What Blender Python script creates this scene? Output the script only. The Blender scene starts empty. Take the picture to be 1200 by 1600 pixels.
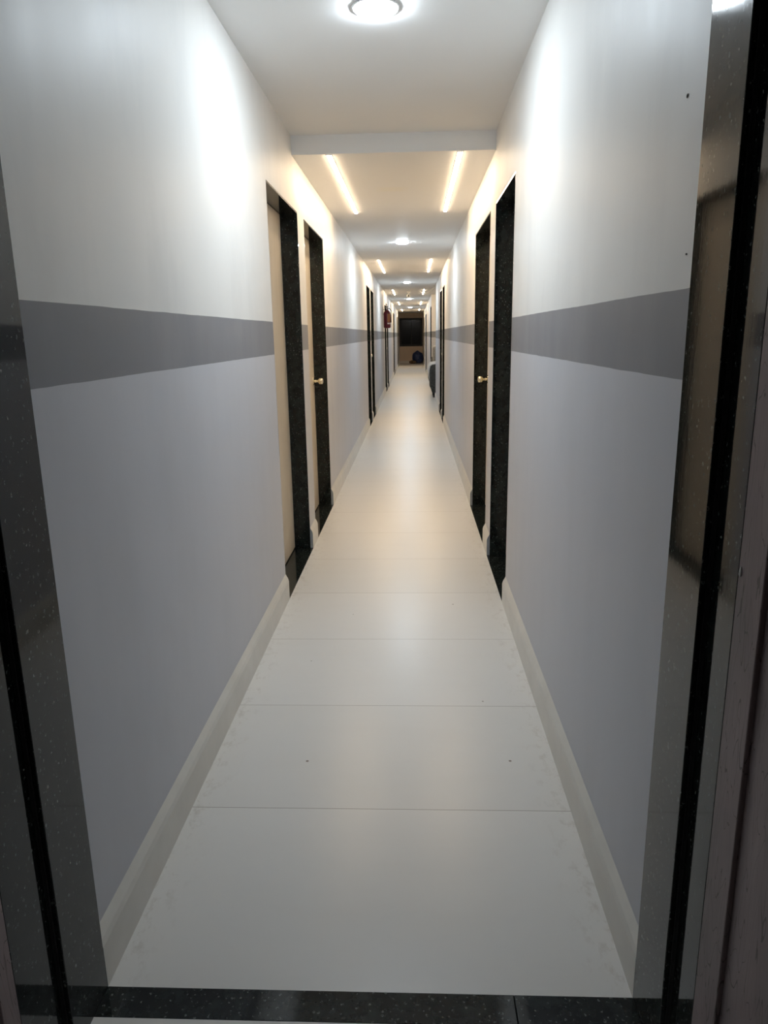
import bpy, bmesh, math, random
from mathutils import Vector, Matrix
random.seed(7)
S = bpy.context.scene
COL = S.collection

# ------------------------------------------------------------------ camera
F_PX = 1135.2                      # focal length for a 1200x1600 frame
yaw, pitch, roll, CAM_H = 0.0433, 0.2392, -0.0163, 1.32
fwd0 = Vector((-math.sin(yaw), math.cos(yaw), 0)); rgt = Vector((math.cos(yaw), math.sin(yaw), 0)); upv = Vector((0, 0, 1))
fwd = fwd0*math.cos(pitch) - upv*math.sin(pitch)
u = upv*math.cos(pitch) + fwd0*math.sin(pitch)
r2 = rgt*math.cos(roll) + u*math.sin(roll)
u2 = u*math.cos(roll) - rgt*math.sin(roll)
cd = bpy.data.cameras.new('camera'); cam = bpy.data.objects.new('camera', cd); COL.objects.link(cam)
m = Matrix((r2, u2, -fwd)).transposed().to_4x4(); m.translation = (0, 0, CAM_H)
cam.matrix_world = m
cd.sensor_fit = 'VERTICAL'; cd.sensor_height = 36.0; cd.lens = F_PX/1600*36.0
cd.clip_start = 0.02; cd.clip_end = 100
S.camera = cam

# ------------------------------------------------------------------ world, exposure, lamp strengths
w = bpy.data.worlds.new('world'); S.world = w; w.use_nodes = True
w.node_tree.nodes['Background'].inputs[0].default_value = (0.10, 0.12, 0.16, 1)
w.node_tree.nodes['Background'].inputs[1].default_value = 0.02
S.view_settings.view_transform = 'Standard'; S.view_settings.look = 'None'
S.view_settings.gamma = 1.0; S.view_settings.use_curve_mapping = False
S.view_settings.exposure = 0.17
COOL = (0.80, 0.91, 1.0); WARM = (1.0, 0.77, 0.52)
DOWN_E, STRIP_E = 245.0, 56.0

# ------------------------------------------------------------------ layout numbers (metres)
XL, XR = -0.6482, 0.4373           # skirting faces
WL, WR = -0.664, 0.4535            # wall faces
Y0, TILE = 1.2204, 0.5977
YB, ZC1, ZC2 = 4.319, 2.385, 2.287
YEND = 35.0; HD = 2.012
DEPTH = 0.10
LEFT = [(3.525, 4.44), (4.69, 5.65), (10.73, 11.52), (11.74, 12.55), (17.35, 18.3), (18.7, 19.6),
        (24.5, 25.3), (25.55, 26.35), (30.6, 31.4), (31.7, 32.5)]
RIGHT = [(3.48, 4.27), (4.54, 5.60), (11.0, 11.76), (11.97, 12.9), (19.0, 20.2), (26.0, 26.9), (27.2, 28.0), (31.2, 32.1)]
REC0, REC1, RECX = 15.4, 18.95, 1.75   # side recess in the right wall

# ------------------------------------------------------------------ materials
def mat(name, base=(0.8, 0.8, 0.8), rough=0.5, spec=0.5, metal=0.0, emit=None, estr=0, coat=0, coatr=0.1, trans=0, ior=1.45):
    mt = bpy.data.materials.new(name); mt.use_nodes = True
    b = mt.node_tree.nodes['Principled BSDF']
    b.inputs['Base Color'].default_value = (*base, 1); b.inputs['Roughness'].default_value = rough
    b.inputs['Specular IOR Level'].default_value = spec; b.inputs['Metallic'].default_value = metal
    b.inputs['Coat Weight'].default_value = coat; b.inputs['Coat Roughness'].default_value = coatr
    b.inputs['Transmission Weight'].default_value = trans; b.inputs['IOR'].default_value = ior
    if emit:
        b.inputs['Emission Color'].default_value = (*emit, 1); b.inputs['Emission Strength'].default_value = estr
    return mt
class G:
    """tiny node helper"""
    def __init__(s, mt): s.t = mt.node_tree; s.b = s.t.nodes['Principled BSDF']
    def n(s, ty, **k):
        q = s.t.nodes.new(ty)
        for a, v in k.items():
            if a in q.inputs.keys() if isinstance(a, str) else False: q.inputs[a].default_value = v
            else: setattr(q, a, v)
        return q
    def l(s, a, b): s.t.links.new(a, b)
    def math(s, op, a, b=None, clamp=False):
        q = s.t.nodes.new('ShaderNodeMath'); q.operation = op; q.use_clamp = clamp
        for i, v in enumerate((a, b)):
            if v is None: continue
            if isinstance(v, (int, float)): q.inputs[i].default_value = v
            else: s.l(v, q.inputs[i])
        return q.outputs[0]
    def mix(s, f, a, b):
        q = s.t.nodes.new('ShaderNodeMix'); q.data_type = 'RGBA'
        for i, v in ((0, f), (6, a), (7, b)):
            if isinstance(v, (int, float)): q.inputs[i].default_value = v
            elif isinstance(v, tuple): q.inputs[i].default_value = (*v, 1)
            else: s.l(v, q.inputs[i])
        return q.outputs[2]
    def coord(s): return s.n('ShaderNodeTexCoord').outputs['Object']
    def mapped(s, scale):
        q = s.n('ShaderNodeMapping'); q.inputs['Scale'].default_value = scale; s.l(s.coord(), q.inputs[0]); return q.outputs[0]
    def noise(s, vec, scale, detail=3, rough=0.5):
        q = s.n('ShaderNodeTexNoise'); q.inputs['Scale'].default_value = scale; q.inputs['Detail'].default_value = detail
        q.inputs['Roughness'].default_value = rough; s.l(vec, q.inputs['Vector']); return q.outputs['Fac']
    def ramp(s, f, stops):
        q = s.n('ShaderNodeValToRGB'); e = q.color_ramp.elements
        while len(e) < len(stops): e.new(0.5)
        for i, (p, c) in enumerate(stops):
            e[i].position = p; e[i].color = (*c, 1) if isinstance(c, tuple) else (c, c, c, 1)
        s.l(f, q.inputs[0]); return q.outputs[0]
    def bump(s, h, strength, dist=0.01):
        q = s.n('ShaderNodeBump'); q.inputs['Strength'].default_value = strength; q.inputs['Distance'].default_value = dist
        s.l(h, q.inputs['Height']); s.l(q.outputs[0], s.b.inputs['Normal'])
    def base(s, c): s.l(c, s.b.inputs['Base Color'])
    def rough(s, c): s.l(c, s.b.inputs['Roughness'])

def wall_material():
    mt = mat('painted_wall', rough=0.36, spec=0.24); g = G(mt)
    v = g.coord(); sep = g.n('ShaderNodeSeparateXYZ'); g.l(v, sep.inputs[0]); z = sep.outputs[2]
    wob = g.math('MULTIPLY', g.math('SUBTRACT', g.noise(g.mapped((6, 6, 6)), 1.0, 2), 0.5), 0.004)
    zz = g.math('ADD', z, wob)
    lo = g.math('GREATER_THAN', zz, 1.2374); hi = g.math('GREATER_THAN', zz, 1.3874)
    c = g.mix(lo, (0.58, 0.585, 0.62), (0.245, 0.25, 0.27))
    c = g.mix(hi, c, (0.80, 0.785, 0.755))
    # faint roller marks and hand smudges
    sm = g.noise(g.mapped((1.2, 2.6, 0.9)), 1.6, 6, 0.6)
    c = g.mix(g.math('MULTIPLY', g.ramp(sm, [(0.48, 0.0), (0.75, 1.0)]), 0.16), c, (0.42, 0.42, 0.43))
    g.base(c)
    g.rough(g.math('ADD', g.math('MULTIPLY', g.noise(g.mapped((1, 3, .6)), 3, 4), 0.14), 0.39))
    h = g.math('ADD', g.math('MULTIPLY', g.noise(v, 1.6, 2), 2.2), g.math('MULTIPLY', g.noise(v, 60, 3), 0.035))
    g.bump(h, 0.35, 0.012)
    return mt
def floor_material():
    mt = mat('cream_floor_tile', rough=0.3, spec=0.42); g = G(mt)
    v = g.coord(); sep = g.n('ShaderNodeSeparateXYZ'); g.l(v, sep.inputs[0])
    k = g.math('DIVIDE', g.math('SUBTRACT', sep.outputs[1], Y0), TILE)
    fr = g.math('FRACT', k); d = g.math('ABSOLUTE', g.math('SUBTRACT', fr, 0.5))
    joint = g.math('GREATER_THAN', d, 0.4984)
    idx = g.n('ShaderNodeTexWhiteNoise', noise_dimensions='1D'); g.l(g.math('FLOOR', k), idx.inputs['W'])
    c = g.mix(idx.outputs['Value'], (0.685, 0.677, 0.65), (0.70, 0.693, 0.67))
    st = g.noise(g.mapped((1.0, 5.0, 1)), 2.2, 5, 0.6)
    c = g.mix(g.math('MULTIPLY', g.ramp(st, [(0.45, 0.0), (0.8, 1.0)]), 0.08), c, (0.55, 0.52, 0.47))
    # grubby corners beside the first tiles' edges, and a few scuffs
    ex = g.math('ABSOLUTE', g.math('ADD', sep.outputs[0], 0.105))
    edge = g.ramp(g.math('MULTIPLY', g.math('SUBTRACT', ex, 0.44), 10.0, True), [(0.0, 0.0), (1.0, 1.0)])
    dirt = g.math('MULTIPLY', g.ramp(g.noise(g.mapped((14, 9, 1)), 2.0, 6, 0.7), [(0.52, 0.0), (0.66, 1.0)]), edge)
    c = g.mix(g.math('MULTIPLY', dirt, 0.45), c, (0.40, 0.36, 0.31))
    sp = g.n('ShaderNodeTexVoronoi'); sp.inputs['Scale'].default_value = 4.5; g.l(v, sp.inputs['Vector'])
    c = g.mix(g.math('LESS_THAN', sp.outputs['Distance'], 0.022), c, (0.22, 0.19, 0.16))
    c = g.mix(joint, c, (0.26, 0.23, 0.20)); g.base(c)
    g.rough(g.math('ADD', g.math('MULTIPLY', g.noise(g.mapped((1.0, 4, 1)), 2, 1), 0.05), 0.265))
    h = g.math('ADD', g.noise(g.mapped((0.8, 3.5, 1)), 1.3, 2), g.math('MULTIPLY', g.math('ADD', d, 0), 0.35))
    g.bump(h, 0.045, 0.012)
    return mt
def granite_material():
    mt = mat('black_granite', rough=0.14, spec=0.4); g = G(mt)
    v = g.mapped((1, 1, 0.8))
    n1 = g.noise(v, 26, 5, 0.65); n2 = g.noise(v, 150, 4, 0.7)
    c = g.mix(g.ramp(n1, [(0.4, 0.0), (0.68, 1.0)]), (0.006, 0.0075, 0.0075), (0.016, 0.022, 0.020))
    vo = g.n('ShaderNodeTexVoronoi'); vo.inputs['Scale'].default_value = 95; g.l(v, vo.inputs['Vector'])
    pk = g.math('MULTIPLY', g.math('LESS_THAN', vo.outputs['Distance'], 0.30), g.math('GREATER_THAN', n2, 0.565))
    c = g.mix(g.math('MULTIPLY', pk, 0.8), c, (0.16, 0.18, 0.17)); g.base(c)
    g.rough(g.math('ADD', g.math('MULTIPLY', n2, 0.06), 0.03))
    g.bump(g.math('ADD', g.noise(g.mapped((1, 1, 0.25)), 70, 3), g.math('MULTIPLY', n2, .3)), 0.05, 0.001)
    return mt
def plaster_material():
    mt = mat('old_pinkish_plaster', rough=0.45, spec=0.35); g = G(mt)
    v = g.mapped((1, 1, 0.35)); n = g.noise(v, 7, 5, 0.6)
    c = g.ramp(n, [(0.35, (0.22, 0.18, 0.18)), (0.6, (0.30, 0.235, 0.235)), (0.8, (0.36, 0.31, 0.31))])
    cr = g.n('ShaderNodeTexVoronoi', feature='DISTANCE_TO_EDGE'); cr.inputs['Scale'].default_value = 9
    mp = g.mapped((3, 3, 0.4)); wn = g.n('ShaderNodeTexNoise'); wn.inputs['Scale'].default_value = 5; g.l(mp, wn.inputs['Vector'])
    va = g.n('ShaderNodeVectorMath', operation='ADD'); g.l(mp, va.inputs[0]); g.l(wn.outputs['Color'], va.inputs[1]); g.l(va.outputs[0], cr.inputs['Vector'])
    crk = g.math('LESS_THAN', cr.outputs['Distance'], 0.012)
    g.base(g.mix(g.math('MULTIPLY', crk, 0.55), c, (0.04, 0.03, 0.03)))
    g.bump(g.math('SUBTRACT', g.noise(v, 12, 5), g.math('MULTIPLY', crk, .5)), 0.4, 0.006)
    return mt
def noisy(name, a, b, scale=8, rough=0.5, spec=0.5, bump=0.0, stretch=(1, 1, 1), **k):
    mt = mat(name, rough=rough, spec=spec, **k); g = G(mt)
    n = g.noise(g.mapped(stretch), scale, 4, 0.6)
    g.base(g.mix(g.ramp(n, [(0.35, 0.0), (0.7, 1.0)]), a, b))
    if bump: g.bump(n, bump, 0.004)
    return mt
def weave(name, a, b, scale):
    mt = mat(name, rough=0.85, spec=0.2); g = G(mt)
    ch = g.n('ShaderNodeTexVoronoi'); ch.inputs['Scale'].default_value = scale; g.l(g.coord(), ch.inputs['Vector'])
    f = g.ramp(ch.outputs['Distance'], [(0.15, 1.0), (0.55, 0.0)])
    n = g.noise(g.coord(), 30, 3)
    g.base(g.mix(g.math('MULTIPLY', f, g.math('ADD', n, 0.3), True), a, b)); g.bump(f, 0.5, 0.003)
    return mt
def ceiling_material():
    mt = mat('ceiling_paint', rough=0.5, spec=0.4); g = G(mt); v = g.coord()
    n = g.noise(v, 0.9, 3)
    c = g.mix(n, (0.87, 0.865, 0.855), (0.90, 0.895, 0.885))
    sep = g.n('ShaderNodeSeparateXYZ'); g.l(v, sep.inputs[0])
    dx = g.math('SUBTRACT', 0.12, g.math('ABSOLUTE', g.math('ADD', sep.outputs[0], 0.14)))
    dy = g.math('SUBTRACT', 0.10, g.math('ABSOLUTE', g.math('SUBTRACT', sep.outputs[1], 5.36)))
    p = g.math('MULTIPLY', g.math('MULTIPLY', dx, 18.0, True), g.math('MULTIPLY', dy, 18.0, True))
    c = g.mix(g.math('MULTIPLY', p, 0.5), c, (0.90, 0.87, 0.78)); g.base(c)
    g.bump(g.math('ADD', n, g.math('MULTIPLY', g.noise(v, 50, 2), 0.02)), 0.25, 0.012)
    return mt
def label_material():
    """yellow extinguisher label: thin printed lines and a pale panel"""
    mt = mat('extinguisher_label', rough=0.35); g = G(mt)
    sep = g.n('ShaderNodeSeparateXYZ'); g.l(g.coord(), sep.inputs[0])
    s = g.math('FRACT', g.math('MULTIPLY', sep.outputs[2], 42.0))
    g.base(g.mix(g.math('GREATER_THAN', s, 0.68), (0.42, 0.16, 0.045), (0.20, 0.06, 0.03)))
    return mt

M = dict(
    wall=wall_material(), floor=floor_material(), granite=granite_material(), plaster=plaster_material(), ceiling=ceiling_material(),
    leaf=noisy('cream_door_laminate', (0.62, 0.555, 0.455), (0.68, 0.61, 0.51), 3, 0.38, 0.45, stretch=(8, 8, 0.6)),
    skirt=noisy('cream_skirting_tile', (0.62, 0.60, 0.55), (0.70, 0.68, 0.63), 5, 0.32, 0.5),
    tile_body=noisy('grey_cut_tile_edge', (0.26, 0.29, 0.32), (0.36, 0.39, 0.42), 20, 0.6, 0.4),
    brass=noisy('pale_brass', (0.82, 0.74, 0.52), (0.9, 0.84, 0.66), 20, 0.2, 0.5, metal=1.0),
    endwall=noisy('taupe_wall_paint', (0.62, 0.50, 0.385), (0.68, 0.55, 0.42), 2, 0.6, 0.3),
    black_metal=noisy('black_window_metal', (0.008, 0.008, 0.009), (0.013, 0.012, 0.012), 9, 0.4, 0.3),
    glass=mat('dark_window_glass', (0.006, 0.006, 0.008), 0.12, 0.18),
    ring=noisy('white_lamp_rim', (0.85, 0.85, 0.85), (0.9, 0.9, 0.9), 10, 0.4),
    down=mat('cool_led_diffuser', (0.9, 0.9, 0.9), 0.4, emit=COOL, estr=DOWN_E),
    strip=mat('warm_led_diffuser', (0.9, 0.9, 0.9), 0.4, emit=WARM, estr=STRIP_E),
    red=noisy('red_cylinder_paint', (0.10, 0.008, 0.016), (0.15, 0.010, 0.018), 12, 0.3, 0.5),
    label=label_material(),
    paper=noisy('pale_printed_paper', (0.70, 0.55, 0.5), (0.8, 0.7, 0.66), 60, 0.5),
    rubber=noisy('black_rubber', (0.012, 0.012, 0.012), (0.025, 0.025, 0.025), 30, 0.55),
    steel=noisy('brushed_steel', (0.5, 0.5, 0.5), (0.62, 0.62, 0.62), 30, 0.3, metal=1.0),
    mesh=weave('charcoal_woven_fabric', (0.035, 0.037, 0.035), (0.22, 0.22, 0.21), 70),
    grey_fabric=weave('light_grey_fabric', (0.26, 0.26, 0.255), (0.42, 0.42, 0.41), 60),
    white_vinyl=noisy('white_vinyl', (0.72, 0.72, 0.70), (0.8, 0.8, 0.78), 10, 0.4, 0.5),
    white_plastic=noisy('white_plastic', (0.72, 0.71, 0.67), (0.8, 0.79, 0.75), 12, 0.4),
    lens=mat('dark_lens_glass', (0.008, 0.008, 0.01), 0.08, 0.8),
    bag=noisy('navy_plastic_sack', (0.014, 0.026, 0.085), (0.03, 0.055, 0.16), 6, 0.35, 0.5, bump=0.6),
    brown=noisy('brown_cloth', (0.07, 0.04, 0.022), (0.20, 0.13, 0.075), 9, 0.8, 0.2, bump=0.5),
    chip=noisy('white_plaster_chip', (0.55, 0.55, 0.52), (0.7, 0.7, 0.68), 40, 0.7),
    grime=noisy('dark_wall_plug', (0.16, 0.15, 0.14), (0.26, 0.25, 0.23), 60, 0.7),
)

# ------------------------------------------------------------------ mesh helpers
def link(name, bm, mats, parent=None, smooth=False, bevel=0, loc=None):
    me = bpy.data.meshes.new(name); bmesh.ops.recalc_face_normals(bm, faces=bm.faces); bm.to_mesh(me); bm.free()
    if not isinstance(mats, (list, tuple)): mats = [mats]
    for x in mats: me.materials.append(x)
    o = bpy.data.objects.new(name, me); COL.objects.link(o)
    if parent: o.parent = parent
    if loc: o.location = loc
    if smooth:
        for p in me.polygons: p.use_smooth = True
    if bevel:
        b = o.modifiers.new('bevel', 'BEVEL'); b.width = bevel; b.segments = 2; b.limit_method = 'ANGLE'; b.angle_limit = 0.6
    return o
def box(bm, x0, x1, y0, y1, z0, z1, mi=0):
    vs = [bm.verts.new((x, y, z)) for x in (x0, x1) for y in (y0, y1) for z in (z0, z1)]
    for q in ((0, 1, 3, 2), (4, 6, 7, 5), (0, 4, 5, 1), (2, 3, 7, 6), (0, 2, 6, 4), (1, 5, 7, 3)):
        f = bm.faces.new([vs[i] for i in q]); f.material_index = mi
    return vs
def bx(*a):
    bm = bmesh.new(); box(bm, *a); return bm
def lathe(bm, prof, axis='z', c=(0, 0, 0), seg=24, mi=0):
    rings = []
    for r, h in prof:
        ring = []
        for i in range(seg):
            t = 2*math.pi*i/seg; a, b = r*math.cos(t), r*math.sin(t)
            p = {'z': (a, b, h), 'x': (h, a, b), 'y': (a, h, b)}[axis]
            ring.append(bm.verts.new((p[0]+c[0], p[1]+c[1], p[2]+c[2])))
        rings.append(ring)
    for k in range(len(rings)-1):
        for i in range(seg):
            f = bm.faces.new((rings[k][i], rings[k][(i+1) % seg], rings[k+1][(i+1) % seg], rings[k+1][i])); f.material_index = mi
    for ring, rv in ((rings[0], prof[0][0]), (rings[-1], prof[-1][0])):
        if rv > 1e-5: bm.faces.new(ring).material_index = mi
    bmesh.ops.remove_doubles(bm, verts=bm.verts, dist=1e-6)
def tube(bm, pts, r, seg=8):
    pts = [Vector(p) for p in pts]; rings = []
    for i, p in enumerate(pts):
        d = (pts[min(i+1, len(pts)-1)] - pts[max(i-1, 0)]).normalized()
        s = d.cross(Vector((0, 0, 1)))
        if s.length < 1e-3: s = d.cross(Vector((1, 0, 0)))
        s.normalize(); t = d.cross(s)
        rr = r[i] if isinstance(r, (list, tuple)) else r
        rings.append([bm.verts.new(p + s*rr*math.cos(2*math.pi*k/seg) + t*rr*math.sin(2*math.pi*k/seg)) for k in range(seg)])
    for a, b in zip(rings, rings[1:]):
        for k in range(seg): bm.faces.new((a[k], a[(k+1) % seg], b[(k+1) % seg], b[k]))
    bm.faces.new(rings[0]); bm.faces.new(rings[-1][::-1])
def tag(o, label, cat, group=None, kind=None):
    o['label'] = label; o['category'] = cat
    if group: o['group'] = group
    if kind: o['kind'] = kind
    return o
def empty(name, loc=(0, 0, 0), rz=0):
    o = bpy.data.objects.new(name, None); COL.objects.link(o); o.location = loc; o.rotation_euler[2] = rz
    o.empty_display_size = 0.1; return o
def copy_tree(o, parent=None):
    c = o.copy(); COL.objects.link(c)
    if parent: c.parent = parent
    for ch in list(o.children): copy_tree(ch, c)
    return c

# ------------------------------------------------------------------ structure: floor, ceiling, walls
bm = bmesh.new(); box(bm, WL-0.12, RECX+0.1, Y0, YEND+0.12, -0.06, 0.0)
tag(link('floor', bm, M['floor']), 'cream tiled corridor floor with thin cross joints', 'floor', kind='structure')
bm = bmesh.new(); box(bm, -0.95, 0.75, -1.6, 1.150, -0.06, 0.0012)
tag(link('floor', bm, M['floor']), 'strip of pale floor just before the black entry threshold', 'floor', kind='structure')

bm = bmesh.new()
box(bm, WL-0.14, WR+0.14, 1.06, YB, ZC1, ZC1+0.1)            # raised part near the entry
box(bm, WL-0.14, RECX+0.14, YB, YEND+0.14, ZC2, ZC1+0.1)        # lower false ceiling
tag(link('ceiling', bm, M['ceiling']), 'white corridor ceiling that steps down past the first lamp', 'ceiling', kind='structure')

def wall_run(bm, y0, y1, doors, x0, x1):
    """one stretch of wall: piers between the doors up to the lintels, then the solid part above"""
    ys = [y0]
    for a, b in doors:
        if a >= y0 and b <= y1: ys += [a, b]
    ys.append(y1)
    for a, b in zip(ys[::2], ys[1::2]): box(bm, x0, x1, a, b, 0, HD)
    if y0 < YB: box(bm, x0, x1, y0, YB, HD, ZC1); y0 = YB
    box(bm, x0, x1, y0, y1, HD, ZC2)
TH = 0.16
bm = bmesh.new(); wall_run(bm, Y0, YEND, LEFT, WL-TH, WL)
tag(link('wall_left', bm, M['wall']), 'left corridor wall, white above and pale grey below a dark grey band', 'wall', kind='structure')
bm = bmesh.new()
wall_run(bm, Y0, REC0, RIGHT, WR, WR+TH)
wall_run(bm, REC1, YEND, RIGHT, WR, WR+TH)
box(bm, WR+TH, RECX, REC0-TH, REC0, 0, ZC2)
box(bm, WR+TH, RECX, REC1, REC1+TH, 0, ZC2)
box(bm, RECX, RECX+0.1, REC0-TH, REC1+TH, 0, ZC2)
tag(link('wall_right', bm, M['wall']), 'right corridor wall, white above and pale grey below a dark grey band', 'wall', kind='structure')
bm = bmesh.new()
# end wall with a window hole
WX0, WX1, WZ0, WZ1 = -0.655, 0.425, 0.775, 2.055
for a in ((WL, WX0, 0, ZC2), (WX1, WR, 0, ZC2), (WX0, WX1, 0, WZ0), (WX0, WX1, WZ1, ZC2)):
    box(bm, a[0], a[1], YEND, YEND+0.12, a[2], a[3])
tag(link('wall_end', bm, M['endwall']), 'brown wall with a dark window at the far end of corridor', 'wall', kind='structure')

# skirtings: tile face, sloped fillet on top, grey cut ends
def skirting(side, doors, y0, y1, name, label):
    bm = bmesh.new(); segs = []; y = y0
    for a, b in doors:
        if a > y1 or b < y0: continue
        segs.append((y, a)); y = b
    segs.append((y, y1))
    W, X = (WL, XL) if side < 0 else (WR, XR)
    prof = [(W, 0), (X, 0), (X, 0.098), (X+(W-X)*0.25, 0.112), (W, 0.134)]
    for a, b in segs:
        if b-a < 0.02: continue
        A = [bm.verts.new((x, a, z)) for x, z in prof]; B = [bm.verts.new((x, b, z)) for x, z in prof]
        f1 = bm.faces.new(A); f2 = bm.faces.new(B[::-1]); f1.material_index = f2.material_index = 1
        n = len(prof)
        for i in range(n): bm.faces.new((A[i], A[(i+1) % n], B[(i+1) % n], B[i]))
    o = link(name, bm, [M['skirt'], M['tile_body']]); tag(o, label, 'baseboard', kind='structure'); return o
skirting(-1, LEFT, Y0, YEND, 'baseboard_left', 'cream tile skirting along the foot of left wall')
skirting(1, RIGHT, Y0, REC0, 'baseboard_right', 'cream tile skirting along the right wall from entry to recess')
skirting(1, RIGHT, REC1, YEND, 'baseboard_right', 'cream tile skirting along the right wall beyond the recess')
bm = bmesh.new(); box(bm, XL, XR, YEND-0.014, YEND, 0, 0.11)
tag(link('baseboard_end', bm, M['skirt']), 'tile skirting under the window at corridor end', 'baseboard', kind='structure')

# ------------------------------------------------------------------ entry doorway of black granite (we stand in it)
GX = 0.015; YN = 1.076; YP = 0.987; HE = 2.08
def entry_jamb(side, name, label):
    X = XL if side < 0 else XR; s = side
    YQ = YP if s > 0 else 0.955
    bm = bmesh.new()
    box(bm, *sorted((X, X+s*0.30)), YN+0.0, Y0, 0, HE)
    o = link(name, bm, M['granite'], bevel=0.0015); tag(o, label, 'door jamb', kind='structure')
    bm = bmesh.new(); box(bm, *sorted((X+s*GX, X+s*0.30)), YQ, YN-0.004, 0, HE)
    link('outer_slab', bm, M['granite'], o, bevel=0.001)
    bm = bmesh.new(); box(bm, *sorted((X+s*0.009, X+s*0.30)), YN-0.004, YN, 0, HE)
    link('joint_strip', bm, M['rubber'], o)
    return o
entry_jamb(-1, 'trim_1', 'polished black granite jamb at the left edge of photo')
entry_jamb(1, 'trim_2', 'polished black granite jamb on the right reflecting the corridor')
bm = bmesh.new(); box(bm, XL-0.30, XR+0.30, YP, Y0, HE, ZC1+0.1)
tag(link('trim_3', bm, M['granite']), 'black granite lintel over the entry, above the view', 'door lintel', kind='structure')
bm = bmesh.new()
JX = 0.197
box(bm, XL, JX-0.0008, 1.150, Y0, -0.03, 0.002); box(bm, JX+0.0008, XR, 1.150, Y0, -0.03, 0.002)
tag(link('trim_4', bm, M['granite'], bevel=0.001), 'speckled black granite threshold strip at bottom of photo', 'threshold', kind='structure')
for side, nm, lb in ((-1, 'wall_near_left', 'dark pinkish plaster reveal at the bottom left edge'), (1, 'wall_near_right', 'dark pinkish cracked plaster reveal at the right edge')):
    X = (XL if side < 0 else XR)
    bm = bmesh.new(); s = side
    box(bm, *sorted((X+s*GX, X+s*0.30)), 0.912, (YP if s > 0 else 0.955), -0.006, HE)
    box(bm, *sorted((X+s*(GX+0.007), X+s*0.30)), -1.5, 0.912, -0.006, 2.5)
    o = tag(link(nm, bm, M['plaster'], bevel=0.002), lb, 'wall', kind='structure')
    if side > 0:
        bm = bmesh.new(); bmesh.ops.create_icosphere(bm, subdivisions=2, radius=0.006)
        for v in bm.verts: v.co = Vector((v.co.x*0.45, v.co.y*0.55, v.co.z*1.3)) * (1+random.uniform(-.25, .25))
        link('plaster_chip', bm, M['chip'], o, loc=(X+GX, 0.979, 0.993))
bm = bmesh.new(); box(bm, -0.95, 0.75, -1.6, -1.5, -0.06, 2.5)
tag(link('wall_back', bm, M['plaster']), 'plaster wall behind the viewer', 'wall', kind='structure')
bm = bmesh.new(); box(bm, XL-.3, XR+.3, -1.5, YP, 2.5, 2.58)
tag(link('ceiling', bm, M['ceiling']), 'ceiling over the space behind the entry doorway', 'ceiling', kind='structure')

# ------------------------------------------------------------------ doors in granite niches
def knob(parent, side, xleaf, y, z):
    d = -side                                                  # direction out of the wall
    prof = [(0.009, 0.004), (0.0095, 0.012), (0.011, 0.018), (0.009, 0.030), (0.0095, 0.036), (0.015, 0.040), (0.0235, 0.047), (0.0265, 0.056), (0.025, 0.066), (0.019, 0.073), (0.010, 0.076), (0.0, 0.0765)]
    bm = bmesh.new(); lathe(bm, [(r, h*d) for r, h in prof], 'x', seg=20)
    k = link('knob', bm, M['brass'], parent, True, loc=(xleaf, y, z)); k['label'] = 'pale brass round knob'
    bm = bmesh.new(); lathe(bm, [(0.030, 0.0), (0.030, 0.003*d), (0.024, 0.007*d), (0.012, 0.009*d), (0.0, 0.009*d)], 'x', seg=24)
    link('rosette', bm, M['brass'], k, True)
def door(n, side, y0, y1, ky, label):
    W = WL if side < 0 else WR; X = XL if side < 0 else XR; s = side
    xl = W + s*DEPTH; T = 0.008
    bm = bmesh.new(); box(bm, *sorted((xl, xl+s*0.035)), y0+T+0.002, y1-T-0.002, 0.012, HD-T-0.002)
    o = link('door_%d' % n, bm, M['leaf'], bevel=0.0015); tag(o, label, 'door', 'cream doors in black granite niches', 'structure')
    for a, b in ((y0, y0+T), (y1-T, y1)):
        link('jamb', bx(*sorted((W+s*0.001, xl+s*0.05)), a, b, 0.0, HD), M['granite'], o)
    link('lintel', bx(*sorted((W+s*0.001, xl+s*0.05)), y0+T, y1-T, HD-T, HD), M['granite'], o)
    bm = bmesh.new(); box(bm, *sorted((X, W)), y0+0.002, y1-0.002, -0.02, 0.004); box(bm, *sorted((W, xl+s*0.05)), y0+T, y1-T, -0.02, 0.004)
    link('threshold', bm, M['granite'], o)
    if ky: knob(o, side, xl, ky, 0.985)
    return o
ordn = ['nearest', 'second', 'third', 'fourth', 'fifth', 'sixth', 'seventh', 'eighth', 'ninth', 'tenth']
n = 1
for i, (a, b) in enumerate(LEFT):
    ky = (a+0.075) if i % 2 == 0 else (b-0.068)
    door(n, -1, a, b, ky, 'cream flush door in a black granite niche, %s on the left wall' % ordn[i]); n += 1
for i, (a, b) in enumerate(RIGHT):
    ky = (a+0.075) if i in (0, 2, 5) else (b-0.062)
    door(n, 1, a, b, ky, 'cream flush door in a black granite niche, %s on the right wall' % ordn[i]); n += 1

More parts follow.
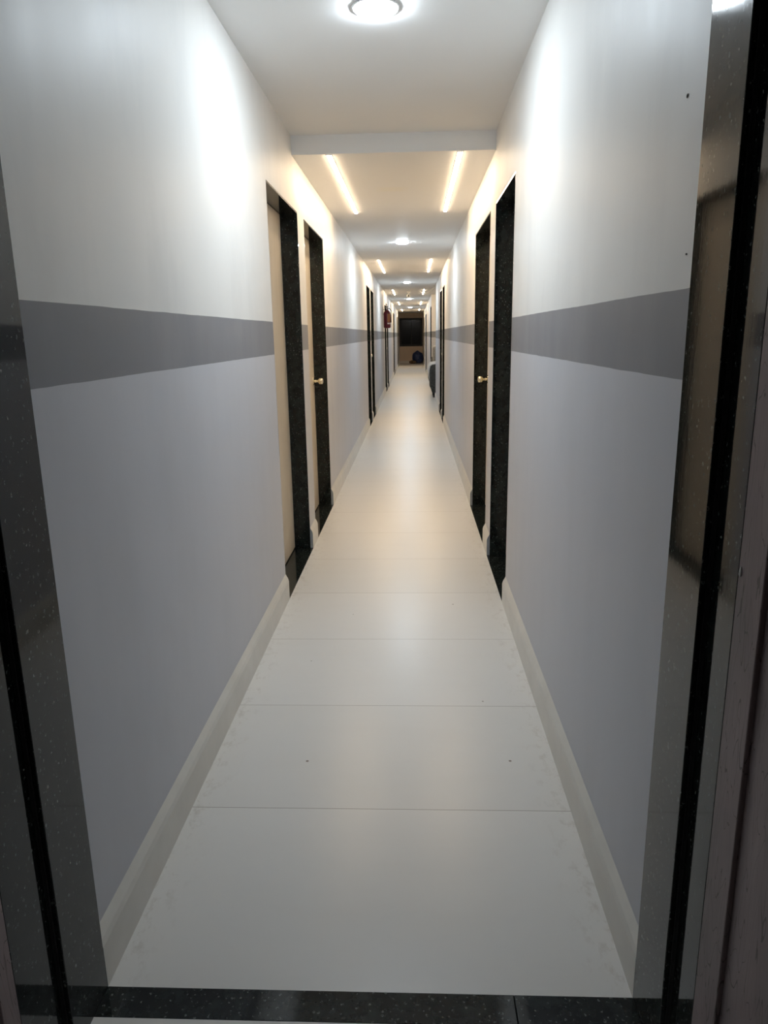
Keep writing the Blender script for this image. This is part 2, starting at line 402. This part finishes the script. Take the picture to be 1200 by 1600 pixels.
# ------------------------------------------------------------------ end window
o = bmesh.new()
F = 0.05; Y = YEND
for a in ((WX0, WX0+F, WZ0, WZ1), (WX1-F, WX1, WZ0, WZ1), (WX0+F, WX1-F, WZ0, WZ0+F), (WX0+F, WX1-F, WZ1-F, WZ1)):
    box(o, a[0], a[1], Y-0.015, Y+0.09, a[2], a[3])
win = link('window_1', o, M['black_metal'], bevel=0.003); tag(win, 'dark two-panel sliding window in the brown end wall', 'window', kind='structure')
mid = (WX0+WX1)/2+0.02
for k, (a, b, yy) in enumerate(((WX0+F, mid+0.02, Y+0.02), (mid-0.02, WX1-F, Y+0.05))):
    bm = bmesh.new(); f = 0.035
    for q in ((a, a+f, WZ0+F, WZ1-F), (b-f, b, WZ0+F, WZ1-F), (a+f, b-f, WZ0+F, WZ0+F+f), (a+f, b-f, WZ1-F-f, WZ1-F)):
        box(bm, q[0], q[1], yy, yy+0.024, q[2], q[3])
    sash = link('sash', bm, M['black_metal'], win, bevel=0.002)
    link('pane', bx(a+f, b-f, yy+0.009, yy+0.015, WZ0+F+f, WZ1-F-f), M['glass'], sash)

# ------------------------------------------------------------------ ceiling lamps
def downlight(x, y, z, label, r=0.074):
    t = empty('downlight', (x, y, z))
    bm = bmesh.new(); lathe(bm, [(r, 0.0), (r+0.003, -0.002), (r+0.002, -0.005), (r-0.003, -0.006), (r-0.007, -0.004), (r-0.007, 0.0)], 'z', seg=48)
    link('rim', bm, M['ring'], t, True)
    bm = bmesh.new(); R = r-0.007; lathe(bm, [(R, -0.003), (R, -0.006), (R*0.96, -0.010), (R*0.84, -0.014), (R*0.55, -0.017), (0.0, -0.018)], 'z', seg=48)
    link('diffuser', bm, M['down'], t, True)
    tag(t, label, 'ceiling light', 'round cool white downlights along the ceiling centre'); return t
downlight(-0.120, 2.758, ZC1, 'round white downlight in the raised ceiling at top of photo', 0.078)
for y, lb in ((8.30, 'round downlight between the first and second pairs of light strips'), (14.5, 'round downlight between the second and third pairs of light strips'),
              (21.1, 'round downlight just below the security camera in the photo'), (27.65, 'farthest round downlight, before the last pair of strips')):
    downlight(-0.115, y, ZC2, lb)
def strip(x, y0, y1, label):
    t = empty('light_strip', (x, (y0+y1)/2, ZC2)); L = (y1-y0)/2
    bm = bmesh.new(); hw = 0.013
    box(bm, -hw-0.003, -hw, -L, L, -0.002, 0.0); box(bm, hw, hw+0.003, -L, L, -0.002, 0.0)
    box(bm, -hw-0.003, hw+0.003, -L-0.004, -L, -0.004, 0.0); box(bm, -hw-0.003, hw+0.003, L, L+0.004, -0.004, 0.0)
    link('profile', bm, M['ring'], t)
    bm = bmesh.new(); pr = [(-hw, 0.0), (-hw, -0.0025), (-hw*0.86, -0.005), (-hw*0.5, -0.0075), (0, -0.0085), (hw*0.5, -0.0075), (hw*0.86, -0.005), (hw, -0.0025), (hw, 0.0)]
    A = [bm.verts.new((x, -L, z)) for x, z in pr]; B = [bm.verts.new((x, L, z)) for x, z in pr]
    for i in range(len(pr)): j = (i+1) % len(pr); bm.faces.new((A[i], A[j], B[j], B[i]))
    bm.faces.new(A); bm.faces.new(B[::-1])
    link('diffuser', bm, M['strip'], t)
    tag(t, label, 'light strip', 'warm linear light strips set in the ceiling'); return t
SP = [(4.335, 6.30, 'first', 'just past the ceiling step'), (10.15, 12.2, 'second', 'over the second pair of doors'), (16.8, 18.9, 'third', 'in front of the security camera zone'),
      (23.1, 25.2, 'fourth', 'between the two farthest round lamps'), (29.7, 31.7, 'last', 'nearest the end window')]
for a, b, o_, wh in SP:
    strip(-0.460, a, b, 'left warm light strip of the %s pair, %s' % (o_, wh))
    strip(0.262 if a < 9 else 0.240, a, b, 'right warm light strip of the %s pair, %s' % (o_, wh))

# ------------------------------------------------------------------ fire extinguisher on the left wall
fe = empty('fire_extinguisher', (WL+0.088, 16.45, 1.46))
tag(fe, 'dark red fire extinguisher with orange label hanging on the left wall', 'fire extinguisher')
bm = bmesh.new(); lathe(bm, [(0.0, 0.018), (0.035, 0.008), (0.055, 0.0), (0.072, 0.010), (0.075, 0.03), (0.075, 0.31), (0.069, 0.34), (0.045, 0.365), (0.022, 0.38), (0.018, 0.395), (0.0, 0.395)], seg=32)
cyl = link('cylinder', bm, M['red'], fe, True)
def arc_panel(r, a0, a1, z0, z1, k=12):
    bm = bmesh.new(); V = []
    for i in range(k+1):
        t = a0+(a1-a0)*i/k
        V.append([bm.verts.new((rr*math.cos(t), rr*math.sin(t), z)) for rr in (r, r+0.0012) for z in (z0, z1)])
    for i in range(k):
        a, b = V[i], V[i+1]
        bm.faces.new((a[2], b[2], b[3], a[3])); bm.faces.new((a[0], a[1], b[1], b[0])); bm.faces.new((a[1], a[3], b[3], b[1])); bm.faces.new((a[0], b[0], b[2], a[2]))
    bm.faces.new((V[0][0], V[0][2], V[0][3], V[0][1])); bm.faces.new((V[-1][0], V[-1][1], V[-1][3], V[-1][2]))
    return bm
link('label', arc_panel(0.0752, -1.45, -0.45, 0.13, 0.30), M['label'], cyl)
link('label', arc_panel(0.0752, -1.45, -0.3, 0.085, 0.115), M['paper'], cyl)
bm = bmesh.new(); lathe(bm, [(0.022, 0.388), (0.022, 0.425), (0.014, 0.43), (0.014, 0.445), (0.0, 0.446)], seg=16)
vl = link('valve', bm, M['steel'], fe, True)
bm = bmesh.new(); tube(bm, [(-0.01, -0.015, 0.44), (0.01, -0.05, 0.455), (0.02, -0.085, 0.45)], 0.008); tube(bm, [(-0.01, -0.015, 0.45), (-0.01, -0.05, 0.49), (-0.02, -0.08, 0.515)], 0.008)
link('handle', bm, M['rubber'], fe, True)
bm = bmesh.new(); tube(bm, [(0.02, 0, 0.41), (0.055, -0.01, 0.42), (0.088, -0.012, 0.37), (0.086, -0.012, 0.28), (0.084, -0.012, 0.12)], [0.008, 0.008, 0.008, 0.008, 0.012])
link('hose', bm, M['rubber'], fe, True)
bm = bmesh.new(); lathe(bm, [(0.0, -0.034), (0.013, -0.034), (0.013, -0.02), (0.0, -0.02)], 'y', c=(0, 0, 0.408), seg=16)
link('pressure_gauge', bm, M['steel'], fe, True)
bm = bmesh.new(); box(bm, -0.088, -0.082, -0.02, 0.02, 0.28, 0.46); box(bm, -0.082, -0.018, -0.012, 0.012, 0.398, 0.404)
link('wall_bracket', bm, M['rubber'], fe)

# ------------------------------------------------------------------ security camera and drooping cable
sc = empty('security_camera', (-0.108, 17.65, ZC2))
tag(sc, 'small white ceiling camera with a round dark lens', 'security camera')
bm = bmesh.new(); lathe(bm, [(0.0, 0), (0.045, 0.0), (0.045, -0.012), (0.02, -0.018), (0.0, -0.018)], seg=24); link('mount', bm, M['white_plastic'], sc, True)
bm = bmesh.new(); tube(bm, [(0, 0, -0.016), (0, 0.004, -0.045), (0, 0.0, -0.07)], 0.012); link('arm', bm, M['white_plastic'], sc, True)
bm = bmesh.new(); lathe(bm, [(0.0, 0.05), (0.03, 0.05), (0.040, 0.035), (0.043, 0.0), (0.043, -0.035), (0.034, -0.046), (0.022, -0.048), (0.020, -0.043), (0.0, -0.043)], 'y', c=(0, 0, -0.10), seg=28)
hs = link('housing', bm, M['white_plastic'], sc, True)
bm = bmesh.new(); lathe(bm, [(0.0, -0.053), (0.010, -0.051), (0.017, -0.047), (0.019, -0.040), (0.0, -0.040)], 'y', c=(0, 0, -0.10), seg=24)
link('lens', bm, M['lens'], hs, True)
bm = bmesh.new()
def sag(p, q, drop, k=14):
    p, q = Vector(p), Vector(q); return [p.lerp(q, i/k) - Vector((0, 0, drop*4*(i/k)*(1-i/k))) for i in range(k+1)]
tube(bm, sag((0.13, 17.3, ZC2-0.006), (WR-0.006, 17.5-1.9, ZC2-0.02), 0.05), 0.0045)
tube(bm, sag((0.15, 17.5, ZC2-0.006), (WR-0.006, 15.36, ZC2-0.05), 0.085), 0.0045)
tag(link('cable', bm, M['white_plastic'], smooth=True), 'thin white cables drooping under the ceiling near the right wall', 'cable')

# ------------------------------------------------------------------ armchairs in the side recess
def armchair(name='armchair'):
    """front faces local -y; width along x"""
    t = empty(name)
    def side_panel(x):
        bm = bmesh.new(); tk = 0.07
        out = [(-0.315, 0.10), (-0.345, 0.20), (-0.365, 0.40), (-0.37, 0.58), (-0.355, 0.65), (-0.32, 0.685), (0.05, 0.745), (0.27, 0.79), (0.27, 0.09)]
        a = [bm.verts.new((x-tk/2, y, z)) for y, z in out]; b = [bm.verts.new((x+tk/2, y, z)) for y, z in out]
        bm.faces.new(a); bm.faces.new(b[::-1])
        for i in range(len(out)): j = (i+1) % len(out); bm.faces.new((a[i], a[j], b[j], b[i]))
        return bm
    for x in (-0.33, 0.33):
        sp = link('side_panel', side_panel(x), M['mesh'], t, bevel=0.015)
        bm = bmesh.new(); s = -1 if x < 0 else 1
        path = [(x, -0.375, 0.36), (x, -0.385, 0.58), (x, -0.37, 0.665), (x, -0.325, 0.70), (x, 0.05, 0.76), (x, 0.26, 0.80)]
        tube(bm, path, [0.020, 0.026, 0.028, 0.026, 0.024, 0.02], 10)
        for v in bm.verts: v.co.x = x + (v.co.x-x)*1.35
        ar = link('arm_pad', bm, M['white_vinyl'], t, True); ar['label'] = 'white vinyl arm trim'
    bm = bmesh.new(); box(bm, -0.295, 0.295, -0.36, 0.27, 0.20, 0.34); link('seat_base', bm, M['mesh'], t, bevel=0.02)
    bm = bmesh.new(); box(bm, -0.29, 0.29, -0.385, 0.27, 0.34, 0.46); link('seat_cushion', bm, M['grey_fabric'], t, bevel=0.045)
    bm = bmesh.new(); vs = box(bm, -0.36, 0.36, 0.275, 0.40, 0.08, 1.03)
    for v in vs:
        if v.co.z > 0.9: v.co.y += 0.03; v.co.x *= 0.97
    link('backrest', bm, M['grey_fabric'], t, bevel=0.05)
    bm = bmesh.new(); tube(bm, [(-0.32, 0.365, 1.03), (0, 0.365, 1.04), (0.32, 0.365, 1.03)], 0.018); bt = link('back_trim', bm, M['white_vinyl'], t, True)
    for x in (-0.30, 0.30):
        for y in (-0.27, 0.30):
            bm = bmesh.new(); lathe(bm, [(0.022, 0.0), (0.027, 0.09), (0.0, 0.09)], 'z', c=(x, y, 0), seg=14); link('leg', bm, M['rubber'], t, True)
    return t
# nearer chair: front faces the corridor (-x); its side panel faces the camera
ch = armchair(); ch.rotation_euler[2] = -math.pi/2; ch.location = (0.705, 16.06, 0)
tag(ch, 'charcoal woven armchair with white trim jutting out of right-hand recess', 'armchair')
ch2 = copy_tree(ch); ch2.rotation_euler[2] = math.pi; ch2.location = (0.805, 18.45, 0)
tag(ch2, 'grey armchair back showing behind the charcoal woven armchair', 'armchair')

# ------------------------------------------------------------------ sack and cloth at the far end
bm = bmesh.new(); bmesh.ops.create_icosphere(bm, subdivisions=5, radius=1.0)
from mathutils import noise as mn
for v in bm.verts:
    p = v.co.copy(); a = math.atan2(p.y, p.x)
    z = p.z
    r = 1.0 + 0.09*mn.noise(p*2.3+Vector((3, 1, 2))) + 0.05*mn.noise(p*6.0)
    r *= 1 + 0.03*math.sin(11*a + 2*z)*max(0, z)
    f = ((1-min(1, abs(z))**3.2)**0.36)/max(math.sqrt(max(0, 1-z*z)), 0.06)
    q = Vector((p.x*0.225*r*f, p.y*0.18*r*f, 0))
    q.z = 0.26 + z*0.26*r
    q.x *= 1.0+0.15*(1-z*z)
    if z > 0.92: q.x *= 1-(z-0.92)*5; q.y *= 1-(z-0.92)*5; q.z += (z-0.92)*0.7
    q.z = max(q.z, 0.0) ; q.x += 0.05*(0.5-z)*0.4
    v.co = q
sk = link('sack', bm, M['bag'], smooth=True, loc=(0.185, 34.72, 0.0))
tag(sk, 'tied navy blue plastic sack on the floor under end window', 'sack')
bm = bmesh.new(); tube(bm, [(-0.035, 0, 0.545), (0, -0.035, 0.55), (0.035, 0, 0.545), (0, 0.035, 0.55), (-0.035, 0, 0.545)], 0.012)
link('tie', bm, M['bag'], sk, True)
bm = bmesh.new(); bmesh.ops.create_icosphere(bm, subdivisions=4, radius=1.0)
for v in bm.verts:
    p = v.co.copy(); r = 1+0.18*mn.noise(p*2.6+Vector((8, 2, 1)))+0.06*mn.noise(p*7)
    v.co = Vector((p.x*0.17*r, p.y*0.13*r, max(0, 0.07+p.z*0.075*r)))
tag(link('cloth_bundle', bm, M['brown'], smooth=True, loc=(-0.045, 34.38, 0)), 'crumpled brown cloth bundle beside the navy sack', 'cloth')

# ------------------------------------------------------------------ small marks on the walls
def plug(x, y, z, sx, label):
    bm = bmesh.new(); bmesh.ops.create_icosphere(bm, subdivisions=2, radius=1)
    for v in bm.verts: v.co = Vector((v.co.x*0.0016, v.co.y*0.0018, v.co.z*sx))
    o = link('wall_plug', bm, M['grime'], smooth=True, loc=(x, y, z)); o.rotation_euler[0] = 0.5
    tag(o, label, 'wall plug')
plug(WR-0.001, 1.342, 1.694, 0.0036, 'tiny grey plug high on the right wall near the granite jamb')
plug(WR-0.001, 1.290, 1.442, 0.0018, 'tiny dark plug on right wall just above the grey band')
